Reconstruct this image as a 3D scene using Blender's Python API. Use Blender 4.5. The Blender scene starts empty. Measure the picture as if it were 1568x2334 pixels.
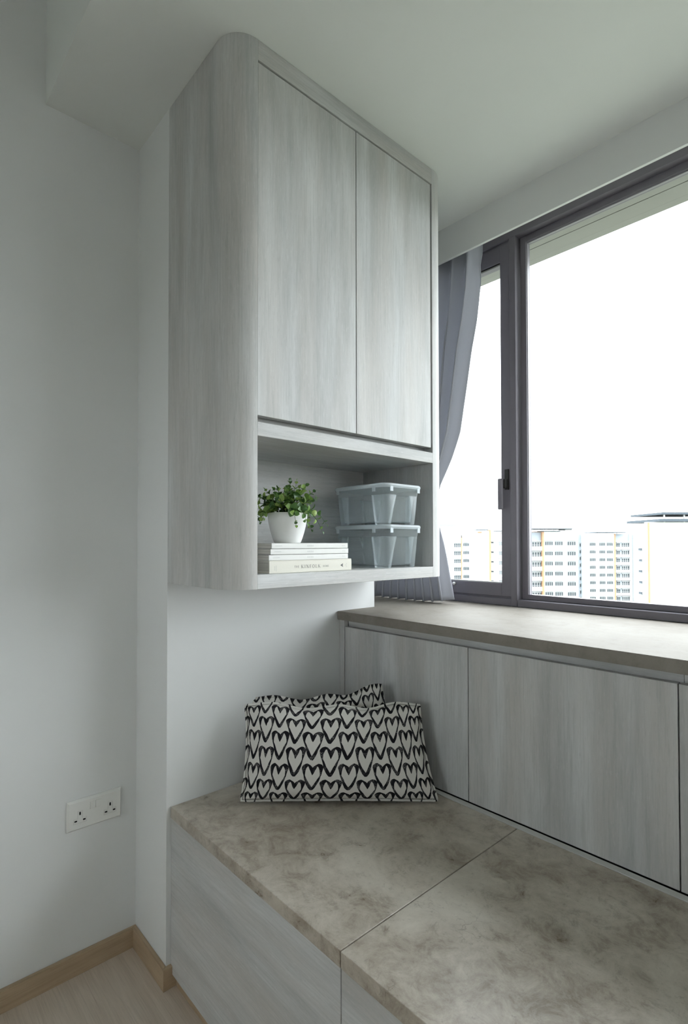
import bpy, bmesh, math, random
from mathutils import Vector, Matrix

# ------------------------------------------------------------------ camera
S = bpy.context.scene
COL = S.collection
CAM = Vector((1.40070, -0.61951, 1.19804))
R_ = Vector((0.6717856, 0.74074433, -0.00139494))
U_ = Vector((0.01332047, -0.01019752, 0.99985928))
F_ = Vector((-0.74062586, 0.67170965, 0.01671761))
cam_d = bpy.data.cameras.new('camera')
cam = bpy.data.objects.new('camera', cam_d)
COL.objects.link(cam)
m = Matrix.Identity(4)
for i in range(3):
    m[i][0], m[i][1], m[i][2], m[i][3] = R_[i], U_[i], -F_[i], CAM[i]
cam.matrix_world = m
cam_d.sensor_fit = 'VERTICAL'
cam_d.sensor_height = 36.0
cam_d.lens = 1212.117 / 2334 * 36.0
cam_d.shift_y = (1216.78 - 1167.0) / 2334
cam_d.clip_start = 0.05
cam_d.clip_end = 2000
S.camera = cam

# ------------------------------------------------------------------ sky, lights, exposure
W = bpy.data.worlds.new('overcast_sky')
S.world = W
W.use_nodes = True
wb = W.node_tree.nodes['Background']
wb.inputs[0].default_value = (0.90, 0.965, 1.0, 1)
wb.inputs[1].default_value = 3.0
S.view_settings.view_transform = 'Standard'
S.view_settings.look = 'None'
S.view_settings.exposure = 1.62
S.view_settings.gamma = 1.0
S.view_settings.use_curve_mapping = False
S.cycles.max_bounces = 10
S.cycles.diffuse_bounces = 7
S.cycles.glossy_bounces = 3
S.cycles.transmission_bounces = 4
S.cycles.transparent_max_bounces = 16
S.cycles.use_adaptive_sampling = True
S.cycles.adaptive_threshold = 0.03
S.cycles.use_denoising = True
S.cycles.caustics_reflective = False
S.cycles.caustics_refractive = False

# ------------------------------------------------------------------ dimensions (metres)
ZC = 2.4015          # ceiling over the nook
XL = -0.2147         # recessed left wall
YW = 0.8034          # end of the wall the hanging cabinet is on
ZB, ZBU = 0.480, 0.4496
YB = 0.0113          # bench front
ZT, ZTU = 0.9586, 0.9289
YT = 0.6187          # worktop front
XR = 3.20           # right wall (out of frame)
YBK = -2.6
YP, ZP = 1.0218, 2.2754
YF = 1.188           # window frame face

# ------------------------------------------------------------------ node helpers
def new_mat(name):
    mt = bpy.data.materials.new(name)
    mt.use_nodes = True
    nt = mt.node_tree
    b = nt.nodes['Principled BSDF']
    return mt, nt, b

class N:
    def __init__(s, nt): s.nt = nt
    def n(s, t, **k):
        nd = s.nt.nodes.new(t)
        for a, v in k.items(): setattr(nd, a, v)
        return nd
    def link(s, a, b): s.nt.links.new(a, b)
    def put(s, inp, v):
        if isinstance(v, (int, float)): inp.default_value = v
        elif isinstance(v, tuple): inp.default_value = v
        else: s.link(v, inp)
    def m(s, op, a, b=0.0, c=None):
        nd = s.n('ShaderNodeMath', operation=op)
        s.put(nd.inputs[0], a); s.put(nd.inputs[1], b)
        if c is not None: s.put(nd.inputs[2], c)
        return nd.outputs[0]
    def mix(s, f, a, b, blend='MIX'):
        nd = s.n('ShaderNodeMix', data_type='RGBA', blend_type=blend)
        s.put(nd.inputs[0], f); s.put(nd.inputs[6], a); s.put(nd.inputs[7], b)
        return nd.outputs[2]
    def coords(s, scale=(1, 1, 1), loc=None, kind='Object'):
        tc = s.n('ShaderNodeTexCoord')
        mp = s.n('ShaderNodeMapping')
        s.link(tc.outputs[kind], mp.inputs[0])
        mp.inputs['Scale'].default_value = scale
        if loc is not None: s.put(mp.inputs['Location'], loc)
        return mp.outputs[0]
    def noise(s, vec, scale, detail=4, rough=.55, dist=0.0):
        nd = s.n('ShaderNodeTexNoise')
        s.link(vec, nd.inputs['Vector'])
        nd.inputs['Scale'].default_value = scale
        nd.inputs['Detail'].default_value = detail
        nd.inputs['Roughness'].default_value = rough
        nd.inputs['Distortion'].default_value = dist
        return nd.outputs[0]
    def ramp(s, f, *stops):
        nd = s.n('ShaderNodeValToRGB')
        s.link(f, nd.inputs[0])
        e = nd.color_ramp.elements
        while len(e) < len(stops): e.new(0.5)
        for k, (p, c) in enumerate(stops):
            e[k].position = p
            e[k].color = c if len(c) == 4 else (*c, 1)
        return nd.outputs[0]
    def bump(s, h, strength, dist=.001):
        nd = s.n('ShaderNodeBump')
        nd.inputs['Strength'].default_value = strength
        nd.inputs['Distance'].default_value = dist
        s.link(h, nd.inputs['Height'])
        return nd.outputs[0]

def plain(name, col, rough=.5, metal=0.0, spec=.5):
    mt, nt, b = new_mat(name)
    b.inputs['Base Color'].default_value = (*col, 1)
    b.inputs['Roughness'].default_value = rough
    b.inputs['Metallic'].default_value = metal
    b.inputs['Specular IOR Level'].default_value = spec
    return mt

def paint(name, col, rough=.6):
    mt, nt, b = new_mat(name)
    g = N(nt)
    v = g.coords()
    f = g.noise(v, 3.0, 3)
    c = g.ramp(f, (.3, tuple(x * .975 for x in col)), (.7, col))
    g.link(c, b.inputs['Base Color'])
    b.inputs['Roughness'].default_value = rough
    b.inputs['Specular IOR Level'].default_value = .3
    g.link(g.bump(g.noise(v, 260, 2), .03), b.inputs['Normal'])
    return mt

def laminate(name, axis):
    """pale grey weathered-wood laminate, streaked along the given axis"""
    mt, nt, b = new_mat(name)
    g = N(nt)
    def sc(al, ac):
        return tuple(al if 'XYZ'[k] == axis else ac for k in range(3))
    oi = g.n('ShaderNodeObjectInfo')
    cx = g.n('ShaderNodeCombineXYZ')
    for k in range(3): g.link(g.m('MULTIPLY', oi.outputs['Random'], 7.0 + k), cx.inputs[k])
    def co(scale):
        tc = g.n('ShaderNodeTexCoord')
        ad = g.n('ShaderNodeVectorMath', operation='ADD')
        g.link(tc.outputs['Object'], ad.inputs[0]); g.link(cx.outputs[0], ad.inputs[1])
        mp = g.n('ShaderNodeMapping')
        g.link(ad.outputs[0], mp.inputs[0]); mp.inputs['Scale'].default_value = scale
        return mp.outputs[0]
    broad = g.noise(co(sc(1.1, 9.0)), 1.6, 5, .6, .25)
    hue = g.noise(co(sc(.8, 5.0)), 2.1, 3, .5, .2)
    fine = g.noise(co(sc(3.6, 105.0)), 2.0, 5, .74, .1)
    grit = g.noise(co(sc(28.0, 160.0)), 1.6, 3, .6)
    c = g.ramp(broad, (.30, (.37, .372, .365)), (.50, (.485, .49, .487)), (.72, (.60, .61, .61)))
    c = g.mix(g.ramp(hue, (.40, (0, 0, 0)), (.66, (.55, .55, .55))), c, (.50, .47, .44, 1))
    c = g.mix(g.m('MULTIPLY', g.ramp(fine, (.30, (1, 1, 1)), (.53, (0, 0, 0))), .46), c, (.31, .33, .32, 1))
    c = g.mix(g.m('MULTIPLY', g.ramp(grit, (.58, (0, 0, 0)), (.70, (1, 1, 1))), .16), c, (.74, .75, .75, 1))
    c = g.mix(g.m('MULTIPLY', g.ramp(grit, (.28, (1, 1, 1)), (.40, (0, 0, 0))), .30), c, (.31, .31, .31, 1))
    g.link(c, b.inputs['Base Color'])
    b.inputs['Roughness'].default_value = .52
    b.inputs['Specular IOR Level'].default_value = .35
    g.link(g.bump(fine, .10, .0006), b.inputs['Normal'])
    return mt

def stone(name, rough=.30, gain=1.0, spec=.5, calm=0.0):
    """taupe mottled stone-look laminate"""
    mt, nt, b = new_mat(name)
    g = N(nt)
    v = g.coords()
    big = g.noise(v, 2.6, 7, .66, .4)
    mid = g.noise(v, 16, 8, .76, .4)
    fine = g.noise(v, 75, 6, .78)
    c = g.ramp(big, (.30, (.175, .145, .115)), (.48, (.32, .292, .255)), (.64, (.47, .45, .415)))
    c = g.mix(g.ramp(mid, (.42, (0, 0, 0)), (.72, (.65, .65, .65))), c, (.54, .515, .47, 1))
    c = g.mix(g.m('MULTIPLY', g.ramp(mid, (.30, (1, 1, 1)), (.46, (0, 0, 0))), .70), c, (.15, .12, .092, 1))
    # hair cracks: edges of a warped cell pattern, kept only in patches
    wv = g.n('ShaderNodeVectorMath', operation='ADD')
    nz = g.n('ShaderNodeTexNoise'); g.link(v, nz.inputs['Vector']); nz.inputs['Scale'].default_value = 22; nz.inputs['Detail'].default_value = 5
    sc = g.n('ShaderNodeVectorMath', operation='SCALE'); g.link(nz.outputs[1], sc.inputs[0]); sc.inputs['Scale'].default_value = .09
    g.link(v, wv.inputs[0]); g.link(sc.outputs[0], wv.inputs[1])
    vo = g.n('ShaderNodeTexVoronoi', feature='DISTANCE_TO_EDGE'); g.link(wv.outputs[0], vo.inputs['Vector']); vo.inputs['Scale'].default_value = 26
    crack = g.ramp(vo.outputs['Distance'], (.0, (1, 1, 1)), (.028, (0, 0, 0)))
    patch = g.ramp(g.noise(v, 6.5, 3), (.60, (0, 0, 0)), (.70, (1, 1, 1)))
    ck = g.m('MULTIPLY', crack, patch)
    c = g.mix(g.m('MULTIPLY', ck, .62), c, (.10, .085, .07, 1))
    c = g.mix(g.m('MULTIPLY', g.ramp(fine, (.60, (0, 0, 0)), (.74, (1, 1, 1))), .30), c, (.50, .48, .44, 1))
    c = g.mix(g.m('MULTIPLY', g.ramp(fine, (.30, (1, 1, 1)), (.43, (0, 0, 0))), .50), c, (.10, .085, .07, 1))
    c = g.mix(calm, c, (.36, .345, .325, 1))
    c = g.mix(1.0, c, (1.05 * gain, 1.02 * gain, .97 * gain, 1), 'MULTIPLY')
    g.link(c, b.inputs['Base Color'])
    r = g.ramp(mid, (.3, (rough - .04,) * 3), (.7, (rough + .08,) * 3))
    g.link(r, b.inputs['Roughness'])
    b.inputs['Specular IOR Level'].default_value = spec
    h = g.m('SUBTRACT', g.m('MULTIPLY', fine, .5), ck)
    g.link(g.bump(h, .12, .0008), b.inputs['Normal'])
    return mt

def oak(name, axis, c_lo, c_hi, rough=.45):
    mt, nt, b = new_mat(name)
    g = N(nt)
    oi = g.n('ShaderNodeObjectInfo')
    cx = g.n('ShaderNodeCombineXYZ')
    for k in range(3): g.link(g.m('MULTIPLY', oi.outputs['Random'], 5.0 + k), cx.inputs[k])
    def co(al, ac):
        tc = g.n('ShaderNodeTexCoord')
        ad = g.n('ShaderNodeVectorMath', operation='ADD')
        g.link(tc.outputs['Object'], ad.inputs[0]); g.link(cx.outputs[0], ad.inputs[1])
        mp = g.n('ShaderNodeMapping'); g.link(ad.outputs[0], mp.inputs[0])
        mp.inputs['Scale'].default_value = tuple(al if 'XYZ'[k] == axis else ac for k in range(3))
        return mp.outputs[0]
    a = g.noise(co(1.0, 11.0), 2.2, 5, .62, 1.1)
    f = g.noise(co(5.0, 190.0), 2.0, 4, .7)
    mid = tuple((p + q) / 2 for p, q in zip(c_lo, c_hi))
    c = g.ramp(a, (.30, c_lo), (.50, mid), (.70, c_hi))
    c = g.mix(g.m('MULTIPLY', g.ramp(f, (.32, (1, 1, 1)), (.52, (0, 0, 0))), .35), c, (*[x * .62 for x in c_lo], 1))
    g.link(c, b.inputs['Base Color'])
    b.inputs['Roughness'].default_value = rough
    g.link(g.bump(f, .10, .0006), b.inputs['Normal'])
    return mt

def heart_fabric(name):
    """off-white cloth printed all over with brushed black heart outlines (coordinates: UV in metres)"""
    mt, nt, b = new_mat(name)
    g = N(nt)
    uv = g.n('ShaderNodeUVMap'); uv.uv_map = 'UVMap'
    wob = g.n('ShaderNodeTexNoise'); g.link(uv.outputs[0], wob.inputs['Vector'])
    wob.inputs['Scale'].default_value = 38; wob.inputs['Detail'].default_value = 2
    w2 = g.n('ShaderNodeVectorMath', operation='SUBTRACT'); g.link(wob.outputs[1], w2.inputs[0]); w2.inputs[1].default_value = (.5, .5, .5)
    w3 = g.n('ShaderNodeVectorMath', operation='SCALE'); g.link(w2.outputs[0], w3.inputs[0]); w3.inputs['Scale'].default_value = .005
    ad = g.n('ShaderNodeVectorMath', operation='ADD'); g.link(uv.outputs[0], ad.inputs[0]); g.link(w3.outputs[0], ad.inputs[1])
    sp = g.n('ShaderNodeSeparateXYZ'); g.link(ad.outputs[0], sp.inputs[0])
    U, V = sp.outputs[0], sp.outputs[1]
    PU, PV = .0746, .0645
    def heart(x, y, a, h1, h2, c, p, v):
        # lobes peak at c*a; the notch is a V of sharpness v, the flanks fall to a point with power p
        t = g.m('DIVIDE', g.m('ABSOLUTE', x), a)
        q = g.m('DIVIDE', g.m('MAXIMUM', g.m('SUBTRACT', t, c), 0.0), 1.0 - c)
        rnd = g.m('SQRT', g.m('MAXIMUM', g.m('SUBTRACT', 1.0, g.m('MULTIPLY', q, q)), 0.0))
        vee = g.m('POWER', g.m('MINIMUM', g.m('DIVIDE', t, c), 1.0), v)
        top = g.m('MULTIPLY', g.m('MINIMUM', rnd, vee), h1)
        bot = g.m('MULTIPLY', g.m('SUBTRACT', g.m('POWER', g.m('MINIMUM', t, 1.0), p), 1.0), h2)
        return g.m('MULTIPLY', g.m('MULTIPLY', g.m('LESS_THAN', y, top), g.m('GREATER_THAN', y, bot)), g.m('LESS_THAN', t, 1.0))
    masks = []
    for ou, ov in ((0.0, 0.0), (.5, .5)):
        x = g.m('MULTIPLY', g.m('SUBTRACT', g.m('FRACT', g.m('ADD', g.m('DIVIDE', g.m('MULTIPLY', U, .885), PU), 10.0 + ou)), .5), PU)
        y = g.m('MULTIPLY', g.m('SUBTRACT', g.m('FRACT', g.m('ADD', g.m('DIVIDE', g.m('MULTIPLY', V, .885), PV), 10.0 + ov)), .5), PV)
        # hearts lean a touch to the right
        x = g.m('ADD', x, g.m('MULTIPLY', y, -.05))
        outer = heart(x, g.m('SUBTRACT', y, .0175), .0226, .0085, .0505, .50, 1.75, .6)
        inner = heart(g.m('SUBTRACT', x, .0003), g.m('SUBTRACT', y, .0025), .0153, .0182, .0265, .58, 1.12, 1.15)
        masks.append(g.m('MULTIPLY', outer, g.m('SUBTRACT', 1.0, inner)))
    k = g.m('MAXIMUM', masks[0], masks[1])
    # dry-brush flecks inside the strokes
    fl = g.n('ShaderNodeTexNoise'); g.link(uv.outputs[0], fl.inputs['Vector'])
    fl.inputs['Scale'].default_value = 700; fl.inputs['Detail'].default_value = 3
    area = g.n('ShaderNodeTexNoise'); g.link(uv.outputs[0], area.inputs['Vector']); area.inputs['Scale'].default_value = 55
    fleck = g.m('MULTIPLY', g.ramp(fl.outputs[0], (.56, (0, 0, 0)), (.64, (1, 1, 1))), g.ramp(area.outputs[0], (.48, (0, 0, 0)), (.60, (.8, .8, .8))))
    k = g.m('MULTIPLY', k, g.m('SUBTRACT', 1.0, fleck))
    c = g.mix(k, (.60, .585, .55, 1), (.012, .011, .014, 1))
    g.link(c, b.inputs['Base Color'])
    b.inputs['Roughness'].default_value = .9
    b.inputs['Specular IOR Level'].default_value = .15
    wv = g.n('ShaderNodeTexNoise'); g.link(uv.outputs[0], wv.inputs['Vector']); wv.inputs['Scale'].default_value = 900
    g.link(g.bump(wv.outputs[0], .15, .0006), b.inputs['Normal'])
    return mt

def schlick(g, f0):
    """two-sided Schlick reflectance (the Fresnel node reports total reflection on the far face of a thin pane)"""
    lw = g.n('ShaderNodeLayerWeight'); lw.inputs[0].default_value = .5
    return g.m('ADD', g.m('MULTIPLY', g.m('POWER', lw.outputs['Facing'], 5.0), 1.0 - f0), f0)

def pane_glass(name, tint=(1, 1, 1)):
    mt = bpy.data.materials.new(name); mt.use_nodes = True
    nt = mt.node_tree; nt.nodes.clear(); g = N(nt)
    o = g.n('ShaderNodeOutputMaterial'); mx = g.n('ShaderNodeMixShader')
    t = g.n('ShaderNodeBsdfTransparent'); t.inputs[0].default_value = (*tint, 1)
    gl = g.n('ShaderNodeBsdfGlossy'); gl.inputs['Roughness'].default_value = .01
    g.link(schlick(g, .02), mx.inputs[0]); g.link(t.outputs[0], mx.inputs[1]); g.link(gl.outputs[0], mx.inputs[2])
    g.link(mx.outputs[0], o.inputs[0])
    return mt

def frosted_plastic(name, clear=.62):
    mt = bpy.data.materials.new(name); mt.use_nodes = True
    nt = mt.node_tree; nt.nodes.clear(); g = N(nt)
    o = g.n('ShaderNodeOutputMaterial')
    t = g.n('ShaderNodeBsdfTransparent'); t.inputs[0].default_value = (.95, .975, .985, 1)
    d = g.n('ShaderNodeBsdfDiffuse'); d.inputs[0].default_value = (.80, .86, .89, 1)
    tl = g.n('ShaderNodeBsdfTranslucent'); tl.inputs[0].default_value = (.80, .86, .89, 1)
    gl = g.n('ShaderNodeBsdfGlossy'); gl.inputs['Roughness'].default_value = .12
    m1 = g.n('ShaderNodeMixShader'); m1.inputs[0].default_value = .5
    g.link(d.outputs[0], m1.inputs[1]); g.link(tl.outputs[0], m1.inputs[2])
    m2 = g.n('ShaderNodeMixShader'); m2.inputs[0].default_value = clear
    g.link(m1.outputs[0], m2.inputs[1]); g.link(t.outputs[0], m2.inputs[2])
    m3 = g.n('ShaderNodeMixShader')
    g.link(schlick(g, .035), m3.inputs[0]); g.link(m2.outputs[0], m3.inputs[1]); g.link(gl.outputs[0], m3.inputs[2])
    g.link(m3.outputs[0], o.inputs[0])
    return mt

def cloth(name, col, transl=.25):
    mt, nt, b = new_mat(name)
    g = N(nt)
    v = g.coords((1, 1, .15))
    f = g.noise(v, 600, 2)
    c = g.mix(g.m('MULTIPLY', f, .25), (*col, 1), (*[x * .8 for x in col], 1))
    g.link(c, b.inputs['Base Color'])
    b.inputs['Roughness'].default_value = .75
    b.inputs['Sheen Weight'].default_value = .2
    tl = g.n('ShaderNodeBsdfTranslucent'); g.link(c, tl.inputs[0])
    mx = g.n('ShaderNodeMixShader'); mx.inputs[0].default_value = transl
    out = nt.nodes['Material Output']
    g.link(b.outputs[0], mx.inputs[1]); g.link(tl.outputs[0], mx.inputs[2]); g.link(mx.outputs[0], out.inputs[0])
    return mt

def leaf_mat(name):
    mt, nt, b = new_mat(name)
    g = N(nt)
    oi = g.n('ShaderNodeObjectInfo')
    c = g.ramp(oi.outputs['Random'], (.0, (.05, .115, .035)), (.45, (.105, .215, .05)), (.8, (.22, .35, .075)), (1.0, (.34, .45, .13)))
    g.link(c, b.inputs['Base Color'])
    b.inputs['Roughness'].default_value = .42
    tl = g.n('ShaderNodeBsdfTranslucent'); g.link(c, tl.inputs[0])
    mx = g.n('ShaderNodeMixShader'); mx.inputs[0].default_value = .25
    out = nt.nodes['Material Output']
    g.link(b.outputs[0], mx.inputs[1]); g.link(tl.outputs[0], mx.inputs[2]); g.link(mx.outputs[0], out.inputs[0])
    return mt

def page_mat(name):
    mt, nt, b = new_mat(name)
    g = N(nt)
    v = g.coords((2, 2, 900))
    c = g.ramp(g.noise(v, 1.0, 3, .7), (.35, (.36, .34, .30)), (.65, (.70, .68, .63)))
    g.link(c, b.inputs['Base Color']); b.inputs['Roughness'].default_value = .85
    return mt

MT = dict(
    wall=paint('white_wall_paint', (.70, .71, .705)),
    ceil=paint('white_ceiling_paint', (.71, .73, .71)),
    lamX=laminate('grey_wood_laminate_x', 'X'), lamY=laminate('grey_wood_laminate_y', 'Y'), lamZ=laminate('grey_wood_laminate_z', 'Z'),
    stone=stone('taupe_stone_laminate', .30, 1.12), stone_top=stone('taupe_stone_laminate_worktop', .62, .66, .15, .55),
    plank=oak('pale_oak_plank', 'X', (.47, .395, .32), (.60, .52, .44)),
    skirtX=oak('oak_skirting_x', 'X', (.36, .265, .17), (.48, .365, .245)), skirtY=oak('oak_skirting_y', 'Y', (.36, .265, .17), (.48, .365, .245)),
    frame=plain('bronze_powder_coat', (.150, .138, .160), .42),
    track=plain('bronze_powder_coat_light', (.26, .25, .27), .35),
    gasket=plain('black_rubber', (.02, .02, .02), .6),
    glass=pane_glass('window_glass'),
    black=plain('black_void', (.01, .01, .01), .8),
    gap=plain('dark_interior', (.06, .058, .055), .8),
    strip=plain('pale_grey_strip', (.52, .52, .50), .4),
    socket=plain('white_switch_plastic', (.72, .72, .69), .35),
    socket_line=plain('white_switch_plastic_line', (.58, .58, .555), .4),
    curtain=cloth('grey_curtain_cloth', (.50, .51, .56), .30),
    heart=heart_fabric('heart_print_cotton'),
    plastic=frosted_plastic('frosted_plastic', .80), plastic_lid=frosted_plastic('frosted_plastic_lid', .30), plastic_rib=frosted_plastic('frosted_plastic_rib', .78),
    pot=plain('white_glazed_pot', (.80, .80, .79), .35), soil=plain('dark_soil', (.02, .017, .013), .95),
    leaf=leaf_mat('leaf_green'), stem=plain('stem_green', (.05, .09, .03), .6),
    page=page_mat('paper_edges'), cover=plain('cream_book_cloth', (.66, .64, .57), .7), mag=plain('white_magazine_cover', (.70, .70, .675), .5),
    ink=plain('dark_grey_ink', (.07, .07, .07), .6), ink2=plain('light_grey_ink', (.33, .33, .33), .6),
    bwall=paint('exterior_white_render', (.62, .62, .61)), bblue=paint('exterior_blue_grey_render', (.25, .28, .31)), bgrey=plain('exterior_grey_render', (.17, .18, .185), .8),
    orange=plain('exterior_orange_paint', (.30, .17, .09), .7), bwin=plain('exterior_window_glass', (.055, .065, .07), .6, 0, .1), bframe=plain('exterior_window_frame', (.34, .35, .355), .6),
    roofm=plain('exterior_roof_metal', (.055, .068, .080), .7, 0, .2), ground=plain('distant_ground', (.15, .16, .13), .9),
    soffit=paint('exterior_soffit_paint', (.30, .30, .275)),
)

# ------------------------------------------------------------------ mesh helpers
def tag(o, label=None, cat=None, group=None, kind=None):
    if label: o['label'] = label
    if cat: o['category'] = cat
    if group: o['group'] = group
    if kind: o['kind'] = kind
    return o

def thing(name, label, cat, loc=(0, 0, 0), rz=0.0, group=None):
    o = bpy.data.objects.new(name, None)
    o.empty_display_size = .05
    o.location = loc
    o.rotation_euler = (0, 0, rz)
    COL.objects.link(o)
    return tag(o, label, cat, group)

def link(name, me, mats, parent=None):
    o = bpy.data.objects.new(name, me)
    if not isinstance(mats, (list, tuple)): mats = [mats]
    if not me.materials:
        for k in mats: me.materials.append(k)
    COL.objects.link(o)
    if parent is not None: o.parent = parent
    return o

def fin(name, bm, mats, parent=None, smooth=False, recalc=True):
    if recalc: bmesh.ops.recalc_face_normals(bm, faces=bm.faces)
    me = bpy.data.meshes.new(name)
    bm.to_mesh(me); bm.free()
    if smooth:
        for p in me.polygons: p.use_smooth = True
    return link(name, me, mats, parent)

def add_box(bm, lo, hi, bev=0.0, seg=1, mi=0):
    r = bmesh.ops.create_cube(bm, size=1.0)
    vs = r['verts']
    for v in vs:
        v.co = Vector([lo[k] + (v.co[k] + .5) * (hi[k] - lo[k]) for k in range(3)])
    fs = set(f for v in vs for f in v.link_faces)
    for f in fs: f.material_index = mi
    if bev > 0:
        es = list(set(e for v in vs for e in v.link_edges))
        bmesh.ops.bevel(bm, geom=es, offset=bev, segments=seg, affect='EDGES', profile=.5)

def rel(p, parent):
    if parent is None: return Vector(p)
    return Vector(p) - parent.location

def box(name, lo, hi, mat, parent=None, bev=.0008, seg=1):
    """axis-aligned box in world coordinates, stored relative to an unrotated parent"""
    bm = bmesh.new()
    add_box(bm, rel(lo, parent), rel(hi, parent), bev, seg)
    return fin(name, bm, mat, parent)

def lbox(name, lo, hi, mat, parent=None, bev=.0, seg=1):
    bm = bmesh.new()
    add_box(bm, lo, hi, bev, seg)
    return fin(name, bm, mat, parent)

def add_prism(bm, pts, axis, a, b, mi=0):
    """extrude polygon pts (2-D, the two other axes in xyz order) along axis from a to b"""
    def P(p, h):
        q = list(p); q.insert('XYZ'.index(axis), h); return bm.verts.new(q)
    lo = [P(p, a) for p in pts]; hi = [P(p, b) for p in pts]
    fs = [bm.faces.new(lo[::-1]), bm.faces.new(hi)]
    n = len(pts)
    for i in range(n):
        fs.append(bm.faces.new((lo[i], lo[(i + 1) % n], hi[(i + 1) % n], hi[i])))
    for f in fs: f.material_index = mi
    return fs

def add_tube(bm, pts, r, n=6, cap=True):
    pts = [Vector(p) for p in pts]
    rings = []
    for i, p in enumerate(pts):
        t = (pts[min(i + 1, len(pts) - 1)] - pts[max(i - 1, 0)]).normalized()
        a = Vector((0, 0, 1)) if abs(t.z) < .9 else Vector((1, 0, 0))
        u = t.cross(a).normalized(); w = t.cross(u)
        rr = r[i] if isinstance(r, (list, tuple)) else r
        rings.append([bm.verts.new(p + (u * math.cos(k * 2 * math.pi / n) + w * math.sin(k * 2 * math.pi / n)) * rr) for k in range(n)])
    for a, b in zip(rings, rings[1:]):
        for k in range(n): bm.faces.new((a[k], a[(k + 1) % n], b[(k + 1) % n], b[k]))
    if cap:
        bm.faces.new(rings[0][::-1]); bm.faces.new(rings[-1])

def add_lathe(bm, prof, n=40):
    rings = []
    for r, z in prof:
        rings.append([bm.verts.new((r * math.cos(k * 2 * math.pi / n), r * math.sin(k * 2 * math.pi / n), z)) for k in range(n)])
    for a, b in zip(rings, rings[1:]):
        for k in range(n): bm.faces.new((a[k], a[(k + 1) % n], b[(k + 1) % n], b[k]))
    bm.faces.new(rings[0][::-1]); bm.faces.new(rings[-1])

def struct(name, lo, hi, mat, bev=0.0):
    return tag(box(name, lo, hi, mat, None, bev), kind='structure')

# ================================================================== ROOM SHELL
floor = struct('floor', (XL - .1, YBK, -.06), (XR + .1, 1.30, -.012), MT['gap'])
# oak-look planks running along the room's X axis, joints real
pw = .187
row = 0
y1 = .0325
proto = {}
rng = random.Random(3)
while y1 > YBK:
    y0 = max(y1 - pw, YBK)
    x = XL - rng.uniform(.1, 1.0) if row else XL - .55
    while x < XR:
        x0, x1 = max(x, XL + .001), min(x + 1.2, XR)
        if x1 - x0 > .02:
            bm = bmesh.new()
            add_box(bm, (-(x1 - x0) / 2 + .0002, -(y1 - y0) / 2 + .0001, -.012), ((x1 - x0) / 2 - .0001, (y1 - y0) / 2 - .0001, 0), .0002)
            p = fin('floor_plank', bm, MT['plank'], floor)
            p.location = ((x0 + x1) / 2, (y0 + y1) / 2, 0)
        x += 1.2
    y1 -= pw
    row += 1

struct('wall_left', (XL - .1, YBK, 0), (XL, 0.02, 2.96), MT['wall'])
struct('wall_end', (-.50, 0, 0), (0, YW, 2.96), MT['wall'])
struct('wall_bay', (-.50, YW, 0), (-.40, 1.30, 2.96), MT['wall'])
# back wall behind the camera, with an unseen window added to brighten the room
BW = (.65, 1.45, 1.1, 1.9)
for nm, lo, hi in (('wall_back', (XL - .1, YBK - .1, 0), (BW[0], YBK, 2.96)), ('wall_back', (BW[1], YBK - .1, 0), (XR + .1, YBK, 2.96)),
                   ('wall_back', (BW[0], YBK - .1, 0), (BW[1], YBK, BW[2])), ('wall_back', (BW[0], YBK - .1, BW[3]), (BW[1], YBK, 2.96))):
    struct(nm, lo, hi, MT['wall'])
struct('wall_right', (XR, YBK, 0), (XR + .1, 1.30, 2.96), MT['wall'])
struct('wall_window', (-.40, 1.19, 0), (XR, 1.29, ZT - .001), MT['wall'])
# lower ceiling over the nook with its drop face, higher ceiling beyond
struct('ceiling', (XL, -.257, ZC), (XR, 1.40, 2.90), MT['ceil'])
struct('ceiling_raised', (XL, YBK, 2.86), (XR, -.257, 2.96), MT['ceil'])
struct('ceiling_bay', (-.50, YW - .1, ZC), (XL, 1.40, 2.90), MT['ceil'])
struct('trim_1', (-.398, YP, ZP), (XR, YP + .0105, ZC), MT['wall'])
tag(bpy.data.objects['trim_1'], label='white pelmet board below the ceiling hiding the curtain top')

# skirting
ZS = .0575
def skirting(name, pts, mat):
    bm = bmesh.new()
    add_prism(bm, pts, 'Z', 0, ZS)
    bmesh.ops.recalc_face_normals(bm, faces=bm.faces)
    es = [e for e in bm.edges if all(abs(v.co.z - ZS) < 1e-6 for v in e.verts)]
    bmesh.ops.bevel(bm, geom=es, offset=.0015, segments=2, affect='EDGES')
    return tag(fin(name, bm, mat), kind='structure')
t = .012
skirting('baseboard_left', [(XL, YBK), (XL + t, YBK), (XL + t, -t), (XL, 0)], MT['skirtY'])
skirting('baseboard_return', [(XL, 0), (XL + t, -t), (t, -t), (0, 0)], MT['skirtX'])
skirting('baseboard_end', [(0, 0), (t, -t), (t, .026), (0, .026)], MT['skirtY'])

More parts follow.
